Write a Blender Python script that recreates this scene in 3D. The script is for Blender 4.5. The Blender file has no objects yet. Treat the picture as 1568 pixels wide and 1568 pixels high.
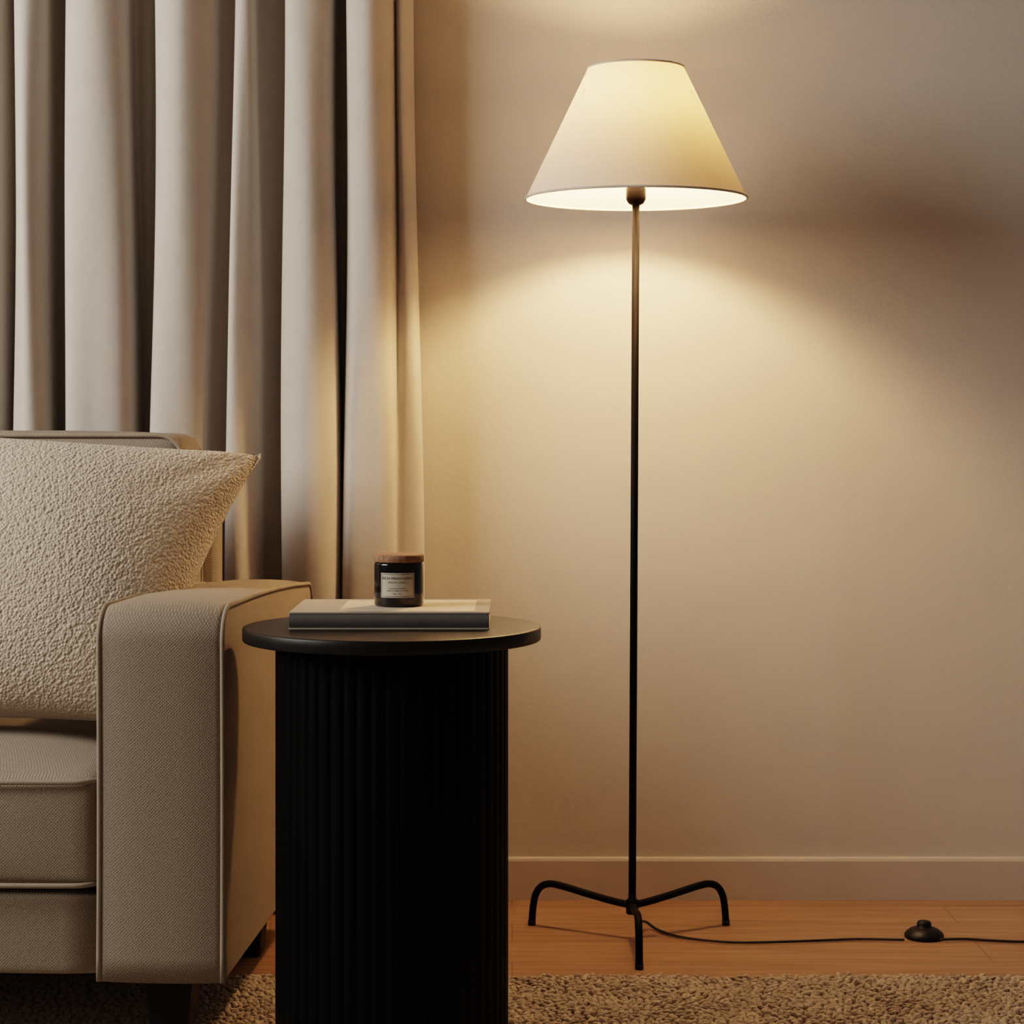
import bpy, bmesh, math, random
import numpy as np
from mathutils import Vector, Matrix
random.seed(4); rng=np.random.default_rng(4)
scene=bpy.context.scene
scene.view_settings.view_transform='Filmic'
scene.view_settings.look='Medium High Contrast'
scene.view_settings.exposure=0.42
F=3160.0; H=0.88; HY=650.0
def W(u,v,d): return Vector(((u-784)*d/F, d, H-(v-HY)*d/F))

# ------------------------------------------------------------ materials
def newmat(name):
    m=bpy.data.materials.new(name); m.use_nodes=True
    nt=m.node_tree; nt.nodes.clear()
    out=nt.nodes.new('ShaderNodeOutputMaterial')
    return m,nt,out
def pmat(name,col,rough=0.6,metal=0.0,col2=None,nscale=20,nstretch=(1,1,1),bump=0.0,bscale=200,bdist=0.001,spec=0.5,sheen=0.0,coat=0.0,detail=4,voro=False):
    m,nt,out=newmat(name); N=nt.nodes; L=nt.links
    b=N.new('ShaderNodeBsdfPrincipled'); L.new(b.outputs[0],out.inputs[0])
    b.inputs['Roughness'].default_value=rough; b.inputs['Metallic'].default_value=metal
    b.inputs['Specular IOR Level'].default_value=spec
    b.inputs['Sheen Weight'].default_value=sheen; b.inputs['Coat Weight'].default_value=coat
    tc=N.new('ShaderNodeTexCoord'); mp=N.new('ShaderNodeMapping'); mp.inputs['Scale'].default_value=nstretch
    L.new(tc.outputs['Object'],mp.inputs[0])
    n=N.new('ShaderNodeTexNoise'); n.inputs['Scale'].default_value=nscale; n.inputs['Detail'].default_value=detail
    L.new(mp.outputs[0],n.inputs['Vector'])
    r=N.new('ShaderNodeValToRGB'); r.color_ramp.elements[0].position=.3; r.color_ramp.elements[1].position=.7
    c2=col2 or tuple(c*.85 for c in col)
    r.color_ramp.elements[0].color=(*c2,1); r.color_ramp.elements[1].color=(*col,1)
    L.new(n.outputs['Fac'],r.inputs[0]); L.new(r.outputs[0],b.inputs['Base Color'])
    if bump>0:
        if voro:
            t=N.new('ShaderNodeTexVoronoi'); o=t.outputs['Distance']
        else:
            t=N.new('ShaderNodeTexNoise'); t.inputs['Detail'].default_value=3; o=t.outputs['Fac']
        t.inputs['Scale'].default_value=bscale
        L.new(tc.outputs['Object'],t.inputs['Vector'])
        bp=N.new('ShaderNodeBump'); bp.inputs['Strength'].default_value=bump; bp.inputs['Distance'].default_value=bdist
        if voro: bp.invert=True
        L.new(o,bp.inputs['Height']); L.new(bp.outputs[0],b.inputs['Normal'])
    return m

def weave_mat(name,col,col2,scale=420):
    m,nt,out=newmat(name); N=nt.nodes; L=nt.links
    b=N.new('ShaderNodeBsdfPrincipled'); L.new(b.outputs[0],out.inputs[0])
    b.inputs['Roughness'].default_value=.9; b.inputs['Specular IOR Level'].default_value=.15; b.inputs['Sheen Weight'].default_value=.05
    tc=N.new('ShaderNodeTexCoord')
    def wave(rot):
        mp=N.new('ShaderNodeMapping'); mp.inputs['Rotation'].default_value=rot
        L.new(tc.outputs['Object'],mp.inputs[0])
        w=N.new('ShaderNodeTexWave'); w.inputs['Scale'].default_value=scale/4; w.inputs['Distortion'].default_value=1.5; w.inputs['Detail'].default_value=1
        w.bands_direction='X'
        L.new(mp.outputs[0],w.inputs['Vector']); return w
    w1=wave((0,math.radians(45),math.radians(20))); w2=wave((0,math.radians(-45),math.radians(-20)))
    mx=N.new('ShaderNodeMath'); mx.operation='MULTIPLY'; L.new(w1.outputs['Fac'],mx.inputs[0]); L.new(w2.outputs['Fac'],mx.inputs[1])
    n=N.new('ShaderNodeTexNoise'); n.inputs['Scale'].default_value=500; n.inputs['Detail'].default_value=3; L.new(tc.outputs['Object'],n.inputs['Vector'])
    ad=N.new('ShaderNodeMath'); ad.operation='MULTIPLY_ADD'; ad.inputs[1].default_value=.7; L.new(mx.outputs[0],ad.inputs[0]); L.new(n.outputs['Fac'],ad.inputs[2])
    r=N.new('ShaderNodeValToRGB'); r.color_ramp.elements[0].position=.3; r.color_ramp.elements[1].position=1.0
    r.color_ramp.elements[0].color=(*col2,1); r.color_ramp.elements[1].color=(*col,1)
    L.new(ad.outputs[0],r.inputs[0]); L.new(r.outputs[0],b.inputs['Base Color'])
    bp=N.new('ShaderNodeBump'); bp.inputs['Strength'].default_value=.5; bp.inputs['Distance'].default_value=.001
    L.new(ad.outputs[0],bp.inputs['Height']); L.new(bp.outputs[0],b.inputs['Normal'])
    return m

M_wall=pmat('wall_paint',(.60,.54,.475),.85,col2=(.585,.525,.46),nscale=3,bump=.3,bscale=150,bdist=.0015,spec=.25)
M_base=pmat('baseboard_paint',(.57,.495,.43),.5,col2=(.55,.475,.41),nscale=4)
M_sofa=weave_mat('sofa_linen',(.33,.27,.212),(.19,.15,.112))
M_pipe=pmat('piping_fabric',(.31,.255,.20),.9,bump=.4,bscale=500,spec=.15)
M_curtain=pmat('curtain_fabric',(.56,.505,.45),.8,col2=(.53,.475,.42),nscale=25,bump=.3,bscale=60,bdist=.002,spec=.25,sheen=.2)
M_boucle=pmat('boucle_fabric',(.60,.505,.41),.95,col2=(.44,.36,.28),nscale=230,bump=.8,bscale=230,bdist=.003,spec=.1,sheen=.2,voro=True)
M_blackwood=pmat('black_stained_wood',(.0022,.002,.0018),.5,col2=(.001,.001,.0009),nscale=40,nstretch=(1,1,.05),bump=.25,bscale=300,bdist=.0005,spec=.07)
M_tabletop=pmat('black_top_veneer',(.008,.0065,.0055),.42,col2=(.003,.0026,.0022),nscale=45,nstretch=(.06,1,1),bump=.2,bscale=200,bdist=.0004,spec=.3)
M_leg=pmat('dark_leg_wood',(.005,.003,.0025),.5,spec=.2)
M_metal=pmat('blackened_bronze_metal',(.0035,.0022,.0015),.55,nscale=60,spec=.09)
M_socket=pmat('socket_bronze',(.0035,.0018,.0008),.4,nscale=60,spec=.06)
M_black=pmat('black_plastic',(.006,.005,.0048),.45,nscale=60,spec=.3)
M_cord=pmat('cord_rubber',(.012,.009,.007),.5)
M_glass=pmat('black_candle_glass',(.003,.0027,.0027),.12,nscale=10,spec=.4,coat=.3)
M_cork=pmat('cork_lid',(.32,.16,.085),.8,col2=(.17,.08,.04),nscale=180,bump=.4,bscale=300)
M_label=pmat('paper_label',(.50,.46,.37),.8)
M_ink=pmat('label_ink',(.03,.028,.025),.8)
M_cover=pmat('book_cloth',(.34,.285,.235),.75,col2=(.30,.25,.205),nscale=30,bump=.2,bscale=700,bdist=.0005)
M_spine=pmat('book_spine_cloth',(.11,.10,.096),.75,nscale=60,bump=.2,bscale=700,bdist=.0005)
M_patch=pmat('book_cover_print',(.68,.55,.42),.6,col2=(.48,.38,.285),nscale=12)
M_pages=pmat('book_pages',(.55,.50,.42),.9,nscale=30,nstretch=(.1,.1,40))

# rug
M_rug=pmat('rug_wool',(.60,.485,.385),1.0,col2=(.42,.33,.255),nscale=90,spec=.05,sheen=.2)
# floor
def floor_mat():
    m,nt,out=newmat('oak_floor'); N=nt.nodes; L=nt.links
    b=N.new('ShaderNodeBsdfPrincipled'); L.new(b.outputs[0],out.inputs[0])
    b.inputs['Roughness'].default_value=.42; b.inputs['Specular IOR Level'].default_value=.4
    tc=N.new('ShaderNodeTexCoord')
    br=N.new('ShaderNodeTexBrick'); br.inputs['Scale'].default_value=1; br.inputs['Brick Width'].default_value=1.25; br.inputs['Row Height'].default_value=.13
    br.inputs['Mortar Size'].default_value=.0010; br.inputs['Color1'].default_value=(1,1,1,1); br.inputs['Color2'].default_value=(.86,.84,.82,1); br.inputs['Mortar'].default_value=(.5,.42,.35,1)
    br.offset=.37
    L.new(tc.outputs['Object'],br.inputs['Vector'])
    mp=N.new('ShaderNodeMapping'); mp.inputs['Scale'].default_value=(1.2,26,1); L.new(tc.outputs['Object'],mp.inputs[0])
    n=N.new('ShaderNodeTexNoise'); n.inputs['Scale'].default_value=3.2; n.inputs['Detail'].default_value=7; n.inputs['Distortion'].default_value=.6; L.new(mp.outputs[0],n.inputs['Vector'])
    r=N.new('ShaderNodeValToRGB'); r.color_ramp.elements[0].position=.3; r.color_ramp.elements[1].position=.7
    r.color_ramp.elements[0].color=(.265,.145,.08,1); r.color_ramp.elements[1].color=(.44,.26,.155,1)
    L.new(n.outputs['Fac'],r.inputs[0])
    mx=N.new('ShaderNodeMixRGB'); mx.blend_type='MULTIPLY'; mx.inputs[0].default_value=1
    L.new(r.outputs[0],mx.inputs[1]); L.new(br.outputs['Color'],mx.inputs[2]); L.new(mx.outputs[0],b.inputs['Base Color'])
    bp=N.new('ShaderNodeBump'); bp.inputs['Strength'].default_value=.1; bp.inputs['Distance'].default_value=.001; L.new(n.outputs['Fac'],bp.inputs['Height']); L.new(bp.outputs[0],b.inputs['Normal'])
    return m
M_floor=floor_mat()
# shade
def shade_mat():
    m,nt,out=newmat('lampshade_linen'); N=nt.nodes; L=nt.links
    tc=N.new('ShaderNodeTexCoord')
    n=N.new('ShaderNodeTexNoise'); n.inputs['Scale'].default_value=260; n.inputs['Detail'].default_value=3; L.new(tc.outputs['Object'],n.inputs['Vector'])
    r=N.new('ShaderNodeValToRGB'); r.color_ramp.elements[0].color=(.78,.56,.31,1); r.color_ramp.elements[1].color=(.98,.76,.46,1); r.color_ramp.elements[0].position=.3; r.color_ramp.elements[1].position=.7
    L.new(n.outputs['Fac'],r.inputs[0])
    d=N.new('ShaderNodeBsdfDiffuse'); d.inputs[0].default_value=(.66,.59,.55,1)
    t=N.new('ShaderNodeBsdfTranslucent'); L.new(r.outputs[0],t.inputs[0])
    mx=N.new('ShaderNodeMixShader'); mx.inputs[0].default_value=.05
    L.new(d.outputs[0],mx.inputs[1]); L.new(t.outputs[0],mx.inputs[2]); L.new(mx.outputs[0],out.inputs[0])
    return m
M_shade=shade_mat()
M_trim=pmat('shade_trim',(.66,.58,.50),.8)
def emis(name,col,s):
    m,nt,out=newmat(name); e=nt.nodes.new('ShaderNodeEmission'); e.inputs[0].default_value=(*col,1); e.inputs[1].default_value=s
    nt.links.new(e.outputs[0],out.inputs[0]); return m
M_bulb=emis('warm_bulb',(1,.635,.30),500)

# ------------------------------------------------------------ helpers
def link(o,parent=None):
    scene.collection.objects.link(o)
    if parent: o.parent=parent
    return o
def empty(name,loc=(0,0,0),rotz=0):
    e=bpy.data.objects.new(name,None); e.location=loc; e.rotation_euler=(0,0,rotz); e.empty_display_size=.1
    scene.collection.objects.link(e); return e
def mesh(name,v,f,mat,parent=None,smooth=True,loc=None):
    me=bpy.data.meshes.new(name); me.from_pydata([tuple(p) for p in v],[],f); me.update()
    if mat: me.materials.append(mat)
    if smooth: me.polygons.foreach_set('use_smooth',[True]*len(me.polygons))
    o=bpy.data.objects.new(name,me); link(o,parent)
    if loc is not None: o.location=loc
    return o
def recalc(o):
    bm=bmesh.new(); bm.from_mesh(o.data); bmesh.ops.remove_doubles(bm,verts=bm.verts,dist=1e-6); bmesh.ops.recalc_face_normals(bm,faces=bm.faces); bm.to_mesh(o.data); bm.free()
def box(name,lo,hi,mat,parent=None,bev=.003,seg=2):
    bm=bmesh.new(); bmesh.ops.create_cube(bm,size=1)
    for v in bm.verts:
        v.co=Vector([lo[i]+(v.co[i]+.5)*(hi[i]-lo[i]) for i in range(3)])
    if bev>0: bmesh.ops.bevel(bm,geom=bm.edges[:],offset=bev,segments=seg,affect='EDGES',profile=.5)
    me=bpy.data.meshes.new(name); bm.to_mesh(me); bm.free(); me.materials.append(mat)
    o=bpy.data.objects.new(name,me); link(o,parent); return o
def lathe(name,prof,mat,parent=None,n=64,c=(0,0,0),smooth=True,fn=None):
    V=[];Fc=[]
    for (r,z) in prof:
        for k in range(n):
            a=2*math.pi*k/n; rr=r if fn is None else fn(r,z,a)
            V.append((c[0]+rr*math.cos(a),c[1]+rr*math.sin(a),c[2]+z))
    for i in range(len(prof)-1):
        for k in range(n):
            k2=(k+1)%n; Fc.append((i*n+k,i*n+k2,(i+1)*n+k2,(i+1)*n+k))
    o=mesh(name,V,Fc,mat,parent,smooth)
    return o
def catmull(P,sub=8,closed=False):
    P=[np.array(p,float) for p in P]; n=len(P); out=[]
    rngi=range(n if closed else n-1)
    for i in rngi:
        if closed: p0,p1,p2,p3=P[(i-1)%n],P[i],P[(i+1)%n],P[(i+2)%n]
        else: p0,p1,p2,p3=P[max(i-1,0)],P[i],P[i+1],P[min(i+2,n-1)]
        for s in range(sub):
            t=s/sub
            out.append(.5*((2*p1)+(-p0+p2)*t+(2*p0-5*p1+4*p2-p3)*t*t+(-p0+3*p1-3*p2+p3)*t**3))
    if not closed: out.append(P[-1])
    return out
def tube(name,P,r,mat,parent=None,closed=False,n=10,cap=True):
    P=[Vector(p) for p in P]; m=len(P); rs=r if hasattr(r,'__len__') else [r]*m
    V=[];Fc=[]; prev=None
    for i,p in enumerate(P):
        if closed: t=(P[(i+1)%m]-P[(i-1)%m])
        else: t=(P[min(i+1,m-1)]-P[max(i-1,0)])
        t.normalize()
        if prev is None:
            a=Vector((0,0,1)) if abs(t.z)<.9 else Vector((1,0,0)); u=t.cross(a).normalized()
        else:
            u=(prev-t*prev.dot(t)).normalized()
        prev=u; w=t.cross(u)
        for k in range(n):
            a=2*math.pi*k/n; V.append(p+(u*math.cos(a)+w*math.sin(a))*rs[i])
    for i in range(m if closed else m-1):
        j=(i+1)%m
        for k in range(n):
            k2=(k+1)%n; Fc.append((i*n+k,i*n+k2,j*n+k2,j*n+k))
    if not closed and cap:
        Fc.append(tuple(range(n))[::-1]); Fc.append(tuple((m-1)*n+k for k in range(n)))
    return mesh(name,V,Fc,mat,parent)
def cushion(name,lo,hi,r,puffs,mat,parent,n=26):
    """soft box; puffs=(px,py,pz) outward crown per axis"""
    lo=np.array(lo);hi=np.array(hi);c=(lo+hi)/2;h=(hi-lo)/2
    bm=bmesh.new(); bmesh.ops.create_cube(bm,size=2)
    bmesh.ops.subdivide_edges(bm,edges=bm.edges[:],cuts=n,use_grid_fill=True)
    for v in bm.verts:
        q=np.array(v.co); p=q*h
        # concentrate samples near the rounded rim
        inner=h-r; cl=np.clip(p,-inner,inner); d=p-cl; L=np.linalg.norm(d)
        if L>1e-9:
            m=np.max(np.abs(d)); p=cl+d/L*m
        for ax in range(3):
            o1,o2=[(1,2),(0,2),(0,1)][ax]
            k=(1-abs(q[o1])**3)*(1-abs(q[o2])**3)
            p[ax]+=np.sign(q[ax])*puffs[ax]*k*abs(q[ax])**4
        v.co=Vector(c+p)
    me=bpy.data.meshes.new(name); bm.to_mesh(me); bm.free(); me.materials.append(mat)
    me.polygons.foreach_set('use_smooth',[True]*len(me.polygons))
    o=bpy.data.objects.new(name,me); link(o,parent); return o
def rrect(x0,x1,a0,a1,r,fn,n=6,side=20):
    pts=[]
    cs=[(x1-r,a1-r,0),(x0+r,a1-r,90),(x0+r,a0+r,180),(x1-r,a0+r,270)]
    ring=[]
    for cx,cy,a in cs:
        for k in range(n+1):
            t=math.radians(a+90*k/n); ring.append((cx+r*math.cos(t),cy+r*math.sin(t)))
    out=[]
    for i in range(len(ring)):
        p=ring[i];q=ring[(i+1)%len(ring)]
        L=math.dist(p,q); m=max(1,int(L/.02))
        for s in range(m): out.append(fn(p[0]+(q[0]-p[0])*s/m,p[1]+(q[1]-p[1])*s/m))
    return out

# ------------------------------------------------------------ room
WALL_Y=3.83
box('wall_back',(-3.2,WALL_Y,0),(2.4,WALL_Y+.12,2.6),M_wall,bev=0)
box('floor',(-3.2,-.6,-.06),(2.4,WALL_Y+.12,0),M_floor,bev=0)
# baseboard profile with eased top
pr=[(0,0),(-.013,0),(-.013,.072),(-.011,.0765),(-.008,.078),(0,.078)]
V=[];
for x in (-3.2,2.4):
    for (y,z) in pr: V.append((x,WALL_Y+y,z))
n=len(pr); Fc=[(i,(i+1)%n,n+(i+1)%n,n+i) for i in range(n)]+[tuple(range(n))[::-1],tuple(range(n,2*n))]
bb=mesh('baseboard_back',V,Fc,M_base,smooth=False); recalc(bb)

# ------------------------------------------------------------ curtain
top=[(-330,.2),(-300,.9),(-262,1),(-225,.8),(-205,.1),(-185,.1),(-172,.8),(-140,1),(-105,.8),(-90,.1),(-75,.1),(-62,.8),(-40,.95),(-12,.75),(4,.25),(16,.2),(26,.75),(45,1),(63,.8),(69,.1),(100,.02),(104,.85),(145,1),(186,.8),(192,.05),(215,.0),(236,.02),(241,.8),(280,1),(318,.75),(331,.3),(358,.25),(363,.75),(374,.85),(385,.6),(393,.1),(433,.0),(438,.75),(470,1),(504,.8),(509,.0),(531,.0),(535,.8),(565,.97),(592,.8),(603,.5),(614,.6),(624,.45),(627,.2),(618,.05)]
bot=[-340,-305,-262,-220,-205,-185,-175,-140,-100,-88,-74,-64,-40,-14,2,12,20,46,73,78,99,103,150,198,204,216,228,232,268,305,316,340,345,368,393,400,429,434,474,513,517,527,530,565,598,606,622,640,645,634]
YB,YF=3.802,3.687
nz=70; V=[];Fc=[]
zt,zb=2.45,.012
for k in range(nz+1):
    t=k/nz; z=zt+(zb-zt)*t
    vpx=HY-(z-H)*850  # nominal
    w=min(max((vpx-0)/870,-.3),1.35)
    w=w*w*(3-2*w) if 0<w<1 else (0 if w<=0 else 1+.15*(w-1))
    pts=[]
    for i,((x,d),xb) in enumerate(zip(top,bot)):
        xx=x+(xb-x)*w
        xx+=2.2*math.sin(z*5+i*1.7)*(1 if i<len(top)-3 else .3)
        dd=d+.06*math.sin(z*3.3+i*2.1)
        y=YB+(YF-YB)*min(max(dd,0),1.08)
        pts.append(((xx-784)*3.71/F,y))
    c=catmull(pts,6); nc=len(c)
    for p in c: V.append((p[0],p[1],z))
for k in range(nz):
    for i in range(nc-1):
        Fc.append((k*nc+i,k*nc+i+1,(k+1)*nc+i+1,(k+1)*nc+i))
cur=empty('curtain')
cp=mesh('curtain_panel',V,Fc,M_curtain,cur)
s=cp.modifiers.new('s','SOLIDIFY'); s.thickness=.003
tube('curtain_rail',[(-1.6,3.74,2.47),(-.1,3.74,2.47)],.012,M_metal,cur)
for k in range(3): box(f'rail_bracket_{k+1}',(-1.5+k*.66,3.74,2.462),(-1.48+k*.66,WALL_Y,2.478),M_metal,cur,bev=.001)

# ------------------------------------------------------------ sofa (local: origin at front-right outer corner)
ANG=math.radians(-3.2)
sofa=empty('sofa',(-.393,2.80,0),ANG)
AW=.170; SW=1.48; DEP=.785; ZB=.122
def arm(name,x0,x1):
    r=.045; zf,zk=.630,.606
    prof=[]
    for k in range(14): prof.append((.004*math.sin(math.pi*k/14),ZB+(zf-r-ZB)*k/14))
    for k in range(11):
        a=math.pi-(math.pi/2)*k/10; prof.append((r+r*math.cos(a),zf-r+r*math.sin(a)))
    for k in range(1,20):
        t=k/19; prof.append((r+(DEP-.03-r)*t,zf+(zk-zf)*t+.006*math.sin(math.pi*t)))
    for k in range(1,6):
        a=math.pi/2-(math.pi/2)*k/5; prof.append((DEP-.03+.03*math.cos(a),zk-.03+.03*math.sin(a)))
    for k in range(1,8): prof.append((DEP,zk-.03+(ZB-zk+.03)*k/7))
    m=len(prof); nx=16; V=[];Fc=[]
    nor=[]
    for i in range(m):
        a=np.array(prof[max(i-1,0)]);b=np.array(prof[min(i+1,m-1)]); t=(b-a)/np.linalg.norm(b-a); nor.append((-t[1],t[0]))
    for i in range(m):
        for j in range(nx+1):
            u=-1+2*j/nx; off=.007*(1-abs(u)**2.5)
            V.append((x0+(x1-x0)*(j/nx),prof[i][0]+nor[i][0]*off,prof[i][1]+nor[i][1]*off))
    for i in range(m-1):
        for j in range(nx):
            a=i*(nx+1)+j; Fc.append((a,a+1,a+nx+2,a+nx+1))
    Fc.append(tuple((m-1)*(nx+1)+j for j in range(nx+1))+tuple(reversed([j for j in range(nx+1)])))
    Fc.append(tuple(i*(nx+1) for i in range(m))); Fc.append(tuple(i*(nx+1)+nx for i in reversed(range(m))))
    o=mesh(name,V,Fc,M_sofa,sofa); recalc(o)
    o.data.polygons.foreach_set('use_smooth',[len(p.vertices)<=4 for p in o.data.polygons])
    for nm,x in (('outer',x1),('inner',x0)):
        P=[(x,p[0]-.001*0,p[1]) for p in prof[:-7]]
        tube(f'{name}_piping_{nm}',P,.0036,M_pipe,sofa,n=8)
arm('arm_right',-AW,0); arm('arm_left',-SW,-SW+AW)
# base
xi0,xi1=-SW+AW,-AW
cushion('seat_base',(xi0+.001,.018,ZB),(xi1-.001,DEP-.02,.238),.012,(0,.003,0),M_sofa,sofa,n=20)
mid=(xi0+xi1)/2
for i,(a,b) in enumerate(((mid+.002,xi1-.004),(xi0+.004,mid-.002))):
    cushion(f'seat_cushion_{i+1}',(a,.008,.246),(b,.60,.398),.016,(0,.010,.030),M_sofa,sofa,n=30)
    for nm,z in (('top',.392),('bottom',.251)):
        tube(f'seat_cushion_{i+1}_piping_{nm}',rrect(a,b,.004,.60,.03,lambda x,y,z=z:(x,y-(.008*(1-(abs((x-(a+b)/2)/((b-a)/2)))**3) if y<.1 else 0),z)),.0036,M_pipe,sofa,closed=True,n=8)
    cushion(f'back_cushion_{i+1}',(a,.545,.40),(b,.70,.862),.02,(.004,.025,.008),M_sofa,sofa,n=26)
    for nm,y in (('front',.55),('rear',.695)):
        tube(f'back_cushion_{i+1}_piping_{nm}',rrect(a,b,.402,.862,.04,lambda x,z,y=y:(x,y,z)),.0036,M_pipe,sofa,closed=True,n=8)
cushion('back_frame',(xi0-.02,.70,ZB),(xi1+.02,DEP,.82),.03,(0,.0,.004),M_sofa,sofa,n=20)
def leg(name,x,y,z0,w=.034):
    V=[]
    for z,s in ((ZB+.004,1),(z0,.72)):
        for dx,dy in ((-1,-1),(1,-1),(1,1),(-1,1)): V.append((x+dx*w*s,y+dy*w*s,z))
    o=mesh(name,V,[(0,1,2,3),(7,6,5,4),(0,4,5,1),(1,5,6,2),(2,6,7,3),(3,7,4,0)],M_leg,sofa,smooth=False); recalc(o)
    b=o.modifiers.new('b','BEVEL'); b.width=.003; b.segments=2
leg('leg_1',-.083,.07,.016); leg('leg_2',-.082,.63,0.0); leg('leg_3',-SW+.083,.07,.016); leg('leg_4',-SW+.065,.66,0)

# ------------------------------------------------------------ throw pillow
def pillow():
    n=300
    TR=np.array((-.394,3.245,.834)); TL=np.array((-.945,3.245,.868)); BR=np.array((-.530,3.03,.440)); BL=np.array((-1.10,3.03,.445))
    nrm=np.cross(TR-TL,BL-TL); nrm/=np.linalg.norm(nrm)
    if nrm[1]>0: nrm=-nrm
    u=np.linspace(-1,1,n+1); u=np.sin(u*math.pi/2)*.35+u*.65
    U,Vv=np.meshgrid(u,u,indexing='xy')
    U2=U*(1-.080*(1-Vv**2)*np.abs(U)**2); V2=Vv*(1-.05*(1-U**2)*np.abs(Vv)**2)
    a=(U2+1)/2; b=(V2+1)/2
    P=(BL[None,None]*((1-a)*(1-b))[...,None]+BR*(a*(1-b))[...,None]+TL*((1-a)*b)[...,None]+TR*(a*b)[...,None])
    T=np.clip((1-U**2)*(1-Vv**2),0,1)**.40
    # soft folds
    wr=.007*np.sin(3*U+2.4*Vv)*T
    # crease running in from the top-right corner
    dcr=np.exp(-((U-Vv-.02)**2)/.02)*np.clip((U+Vv-.9)/1.1,0,1)
    wr=wr-.010*dcr
    from mathutils import noise
    front=P+nrm*(T*.105+wr)[...,None]; back=P-nrm*(T*.065)[...,None]
    disp=np.zeros_like(T)
    for i in range(n+1):
        for j in range(n+1):
            p=front[i,j]
            x_=p[0]*.8+p[2]*.6; z_=-p[0]*.6+p[2]*.8
            q=Vector((x_*150,p[1]*60,z_*240))
            disp[i,j]=noise.noise(q)*.0012
    front=front+nrm*(disp)[...,None]
    m=(n+1)**2
    V=np.concatenate([front.reshape(-1,3),back.reshape(-1,3)])
    idx=np.arange(m).reshape(n+1,n+1)
    q1=np.stack([idx[:-1,:-1],idx[:-1,1:],idx[1:,1:],idx[1:,:-1]],-1).reshape(-1,4)
    q2=q1[:,::-1]+m
    o=mesh('throw_pillow',V.tolist(),[tuple(x) for x in q1.tolist()]+[tuple(x) for x in q2.tolist()],M_boucle)
    bm=bmesh.new(); bm.from_mesh(o.data); bmesh.ops.remove_doubles(bm,verts=bm.verts,dist=.0007); bmesh.ops.recalc_face_normals(bm,faces=bm.faces); bm.to_mesh(o.data); bm.free()
    o.data.polygons.foreach_set('use_smooth',[True]*len(o.data.polygons))
pillow()

# ------------------------------------------------------------ side table
TX,TY=-.1655,2.85; TZ=.602
tab=empty('side_table',(TX,TY,0))
TR_=.2055
lathe('table_top',[(0,TZ-.019),(TR_-.003,TZ-.019),(TR_-.001,TZ-.0182),(TR_,TZ-.017),(TR_,TZ-.002),(TR_-.0008,TZ-.0006),(TR_-.0025,TZ),(TR_-.006,TZ),(0,TZ)],M_tabletop,tab,n=160)
NF=52
def flute(r,z,a):
    if r<.14: return r
    ph=(a*NF/(2*math.pi))%1.0
    return r-.0055+.0055*math.sqrt(max(0,1-(2*ph-1)**2*.97))
lathe('fluted_drum',[(.0,.021),(.1605,.021),(.1605,.10),(.1605,.3),(.1605,.5),(.1605,TZ-.0185)],M_blackwood,tab,n=NF*12,fn=flute)

# ------------------------------------------------------------ book
bk=empty('book',(0,0,0))
bx0,bx1=-.3015,-.0305; by0,by1=2.789,2.995; bz=TZ; bt=.0245
box('cover_bottom',(bx0,by0,bz+.0002),(bx1,by1,bz+.0032),M_cover,bk,bev=.0008)
box('cover_top',(bx0,by0,bz+bt-.003),(bx1,by1,bz+bt),M_cover,bk,bev=.0008)
box('pages',(bx0+.004,by0+.004,bz+.003),(bx1-.004,by1-.004,bz+bt-.003),M_pages,bk,bev=.0)
# rounded spine towards the viewer
V=[];Fc=[];ns=10
for x in (bx0+.0005,bx1-.0005):
    for k in range(ns+1):
        t=k/ns; z=bz+.0018+(bt-.0036)*t; V.append((x,by0+.001-.0025*math.sin(math.pi*t),z))
    V.append((x,by0+.006,bz+bt-.0018)); V.append((x,by0+.006,bz+.0018))
m=ns+3
Fc=[(i,(i+1)%m,m+(i+1)%m,m+i) for i in range(m)]+[tuple(range(m))[::-1],tuple(range(m,2*m))]
o=mesh('spine',V,Fc,M_spine,bk,smooth=False); recalc(o)
box('cover_print',(bx0+.066,by0+.012,bz+bt-.0002),(bx1-.02,by1-.02,bz+bt+.0003),M_patch,bk,bev=0)

# ------------------------------------------------------------ candle
cd=empty('scented_candle',(-.1582,2.887,bz+bt+.0004))
R=.0345
lathe('jar',[(0,0),(R-.004,0),(R-.001,.001),(R,.004),(R,.058),(R-.0007,.0605),(R-.003,.061),(R-.0035,.055),(0,.055)],M_glass,cd,n=96)
lathe('cork_lid',[(0,.059),(R-.004,.059),(R-.004,.0612),(R+.0002,.0615),(R+.0006,.063),(R+.0006,.070),(R-.0006,.0717),(R-.003,.072),(0,.072)],M_cork,cd,n=96)
def wrap(x,z,rr,a0=-math.pi/2): 
    a=a0+x/rr; return (rr*math.cos(a),rr*math.sin(a),z)
def patch(name,x0,x1,z0,z1,rr,mat,n=20):
    V=[];Fc=[]
    for i in range(n+1):
        x=x0+(x1-x0)*i/n; V+= [wrap(x,z0,rr),wrap(x,z1,rr)]
    for i in range(n): Fc.append((2*i,2*i+2,2*i+3,2*i+1))
    return mesh(name,V,Fc,mat,cd)
lx=.0255
patch('label',-lx,lx-.001,.0135,.0475,R+.0003,M_label)
e=.0006
for k,(a,b,c,d) in enumerate(((-lx+.0015,lx-.0025,.0150,.0155),(-lx+.0015,lx-.0025,.0455,.0460),(-lx+.0015,-lx+.002,.0150,.0460),(lx-.003,lx-.0025,.0150,.0460))):
    patch(f'label_border_{k+1}',a,b,c,d,R+.0005,M_ink)
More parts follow.
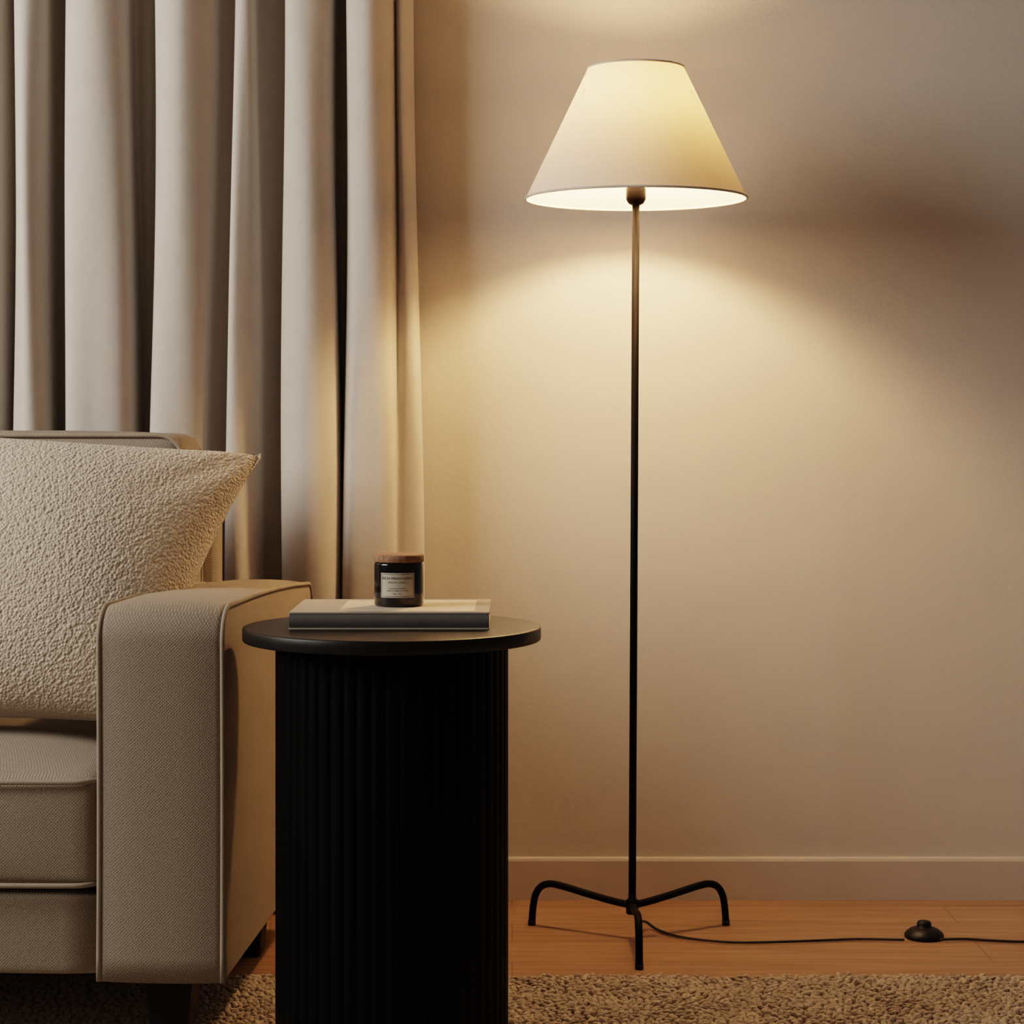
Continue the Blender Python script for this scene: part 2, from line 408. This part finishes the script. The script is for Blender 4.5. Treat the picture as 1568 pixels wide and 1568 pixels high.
def text(s,size,z,nm):
    cu=bpy.data.curves.new(nm,'FONT'); cu.body=s; cu.size=size; cu.align_x='CENTER'; cu.resolution_u=2
    ob=bpy.data.objects.new(nm+'_c',cu); scene.collection.objects.link(ob)
    bpy.context.view_layer.update()
    me=bpy.data.meshes.new_from_object(ob.evaluated_get(bpy.context.evaluated_depsgraph_get()))
    bpy.data.objects.remove(ob)
    for v in me.vertices:
        v.co=Vector(wrap(v.co.x-.0005,z+v.co.y,R+.0006))
    me.materials.clear(); me.materials.append(M_ink)
    o=bpy.data.objects.new(nm,me); link(o,cd)
text('RICH MAHOGANY',.0054,.0385,'label_title')
text('SCENTED CANDLE',.0032,.0335,'label_line_1')
text('~ . ~',.003,.0295,'label_line_2')
text('warm wood & spice',.003,.0255,'label_line_3')
text('HAND POURED SOY WAX',.0026,.0222,'label_line_4')
text('200 g   40 h',.0026,.0180,'label_line_5')

# ------------------------------------------------------------ floor lamp
LX,LY=.2055,3.53
lamp=empty('floor_lamp',(LX,LY,0))
tx=.0065 # slight lean of the pole
tube('pole',[(0,0,.050),(tx*.5,0,.65),(tx,0,1.262)],.0064,M_metal,lamp,n=20)
lathe('hub',[(0,.043),(.009,.043),(.0105,.045),(.0105,.066),(.009,.068),(.0065,.069),(.0065,.078),(0,.078)],M_metal,lamp,n=32)
for i,ang in enumerate((-90,30,150)):
    a=math.radians(ang); dx,dy=math.cos(a),math.sin(a)
    pr=[(.006,.058),(.04,.061),(.09,.068),(.135,.075),(.160,.0765),(.178,.070),(.189,.055),(.194,.035),(.197,.004)]
    P=[(dx*r,dy*r,z) for r,z in pr]
    tube(f'leg_{i+1}',catmull(P,6),.0062,M_metal,lamp,n=16)
    tube(f'foot_pad_{i+1}',[(dx*.1968,dy*.1968,.009),(dx*.197,dy*.197,.0)],.0068,M_black,lamp,n=16)
# shade
zb_,zt_=1.266,1.489; rb,rt=.189,.082
def sprof(t): return (rb+(rt-rb)*t, zb_+(zt_-zb_)*t)
lathe('lampshade',[sprof(k/12) for k in range(13)],M_shade,lamp,n=128,c=(tx,0,0))
for nm,r,z in (('shade_rim_bottom',rb,zb_),('shade_rim_top',rt,zt_)):
    tube(nm,[(tx+r*math.cos(2*math.pi*k/96),r*math.sin(2*math.pi*k/96),z) for k in range(96)],.0021,M_trim if 'bottom' in nm else M_trim,lamp,closed=True,n=8)
# spider fitter
for k in range(3):
    a=math.radians(90+120*k); rr=rb+(rt-rb)*.8; z=zb_+(zt_-zb_)*.8
    tube(f'shade_spoke_{k+1}',[(tx+.015*math.cos(a),.015*math.sin(a),z-.08),(tx+rr*math.cos(a),rr*math.sin(a),z)],.0013,M_metal,lamp,n=6)
lathe('socket',[(0,-.016),(.008,-.016),(.013,-.013),(.0165,-.007),(.0170,-.004),(.0170,.012),(.0155,.014),(.0155,.072),(.012,.078),(0,.078)],M_socket,lamp,n=40,c=(tx,0,1.271))
bp=[(.011,0),(.013,.012),(.022,.028),(.031,.046),(.033,.060),(.029,.078),(.016,.091),(0,.095)]
lathe('light_bulb',bp,M_bulb,lamp,n=32,c=(tx,0,1.356))
lathe('bulb_neck',[(.012,-.02),(.012,.0),(.0125,.004),(0,.004)],M_socket,lamp,n=32,c=(tx,0,1.354))
# cord + foot switch
def g(u,v,z=.004):
    d=(H-z)*F/(v-HY); return ((u-784)*d/F-LX,d-LY,z)
cp_=[(.004,.012,.050),(.012,.014,.030),g(990,1412,.012),g(1008,1424,.004),g(1040,1434),g(1085,1440),g(1140,1443),g(1230,1441),g(1310,1438),g(1385,1439,.006)]
tube('power_cord',catmull(cp_,8),.0024,M_cord,lamp,n=8)
cp2=[g(1440,1439,.006),g(1480,1438),g(1568,1442),g(1700,1440),g(1900,1425),g(2100,1400)]
tube('power_cord_wall_end',catmull(cp2,8),.0024,M_cord,lamp,n=8)
sw=g(1415,1436,.0)
lathe('foot_switch',[(0,.0),(.032,.0),(.0335,.002),(.0335,.006),(.031,.010),(.024,.0155),(.016,.0185),(.0135,.019),(.0125,.0205),(.0120,.026),(.0105,.0285),(.006,.030),(0,.0302)],M_black,lamp,n=48,c=sw)

# ------------------------------------------------------------ rug
def rug():
    x0,x1,y0,y1=-2.5,1.45,1.7,3.235
    rg=empty('shag_rug')
    box('rug_backing',(x0,y0,0.0005),(x1,y1,.008),M_rug,rg,bev=.003)
    sp=.0082
    X,Y=np.meshgrid(np.arange(x0+.003,x1,sp),np.arange(y0+.003,y1+.004,sp*.9))
    X=X.ravel();Y=Y.ravel(); N=len(X)
    X=X+rng.normal(0,.0022,N);Y=Y+rng.normal(0,.0022,N)
    fx=np.sin(X*23+3*np.sin(Y*17))+np.sin(Y*31+2*np.sin(X*13)); fy=np.cos(X*19-2*np.sin(Y*23))+np.sin(X*37+Y*11)
    lx=(.0015*fx+rng.normal(0,.003,N)); ly=(.0015*fy+rng.normal(0,.003,N))
    hgt=.0095+rng.normal(0,.0013,N)+.0008*fx
    ang=rng.uniform(0,2*math.pi,N); wd=.0038+rng.uniform(0,.0012,N)
    lev=[(0,1.0,0),(.55,1.2,.35),(.95,.95,1.0)]
    ns=5; verts=[]
    for (t,s,b) in lev:
        for k in range(ns):
            a=ang+2*math.pi*k/ns+t*1.0
            verts.append(np.stack([X+lx*b+np.cos(a)*wd*s,Y+ly*b+np.sin(a)*wd*s,.006+hgt*t],-1))
    tip=np.stack([X+lx*1.1,Y+ly*1.1,.006+hgt*1.1],-1)
    verts.append(tip)
    nv=len(verts); VV=np.stack(verts,1).reshape(-1,3)
    quads=[]
    for l in range(2):
        for k in range(ns):
            k2=(k+1)%ns; quads.append((l*ns+k,l*ns+k2,(l+1)*ns+k2,(l+1)*ns+k))
    tris=[(2*ns+k,2*ns+(k+1)%ns,3*ns) for k in range(ns)]
    base=(np.arange(N)*nv)[:,None,None]
    Q=(base+np.array(quads)[None]).reshape(-1,4); T=(base+np.array(tris)[None]).reshape(-1,3)
    me=bpy.data.meshes.new('rug_pile')
    me.vertices.add(len(VV)); me.vertices.foreach_set('co',VV.astype(np.float32).ravel())
    li=np.concatenate([Q.ravel(),T.ravel()]).astype(np.int32)
    me.loops.add(len(li)); me.loops.foreach_set('vertex_index',li)
    ls=np.concatenate([np.arange(len(Q))*4,len(Q)*4+np.arange(len(T))*3]).astype(np.int32)
    me.polygons.add(len(ls)); me.polygons.foreach_set('loop_start',ls)
    me.polygons.foreach_set('use_smooth',np.ones(len(ls),bool))
    me.update(calc_edges=True); me.validate()
    me.materials.append(M_rug)
    o=bpy.data.objects.new('rug_pile',me); link(o,rg)
rug()

# ------------------------------------------------------------ lights
def area(name,loc,target,size,power,col):
    l=bpy.data.lights.new(name,'AREA'); l.shape='SQUARE'; l.size=size; l.energy=power; l.color=col
    o=bpy.data.objects.new(name,l); o.location=loc
    o.rotation_euler=(Vector(target)-Vector(loc)).to_track_quat('-Z','Y').to_euler(); scene.collection.objects.link(o)
area('key_softbox_light',(-2.7,2.2,2.0),(.2,3.6,1.0),1.4,64,(1,.945,.87))
w=bpy.data.worlds.new('world'); scene.world=w; w.use_nodes=True
w.node_tree.nodes['Background'].inputs[0].default_value=(1,.81,.68,1); w.node_tree.nodes['Background'].inputs[1].default_value=.078

# ------------------------------------------------------------ camera
cam=bpy.data.cameras.new('camera'); cam.sensor_width=36; cam.lens=F/1568*36; cam.shift_y=-(784-HY)/1568; cam.clip_start=.05
co=bpy.data.objects.new('camera',cam); co.location=(0,0,H); co.rotation_euler=(math.pi/2,0,0); scene.collection.objects.link(co); scene.camera=co
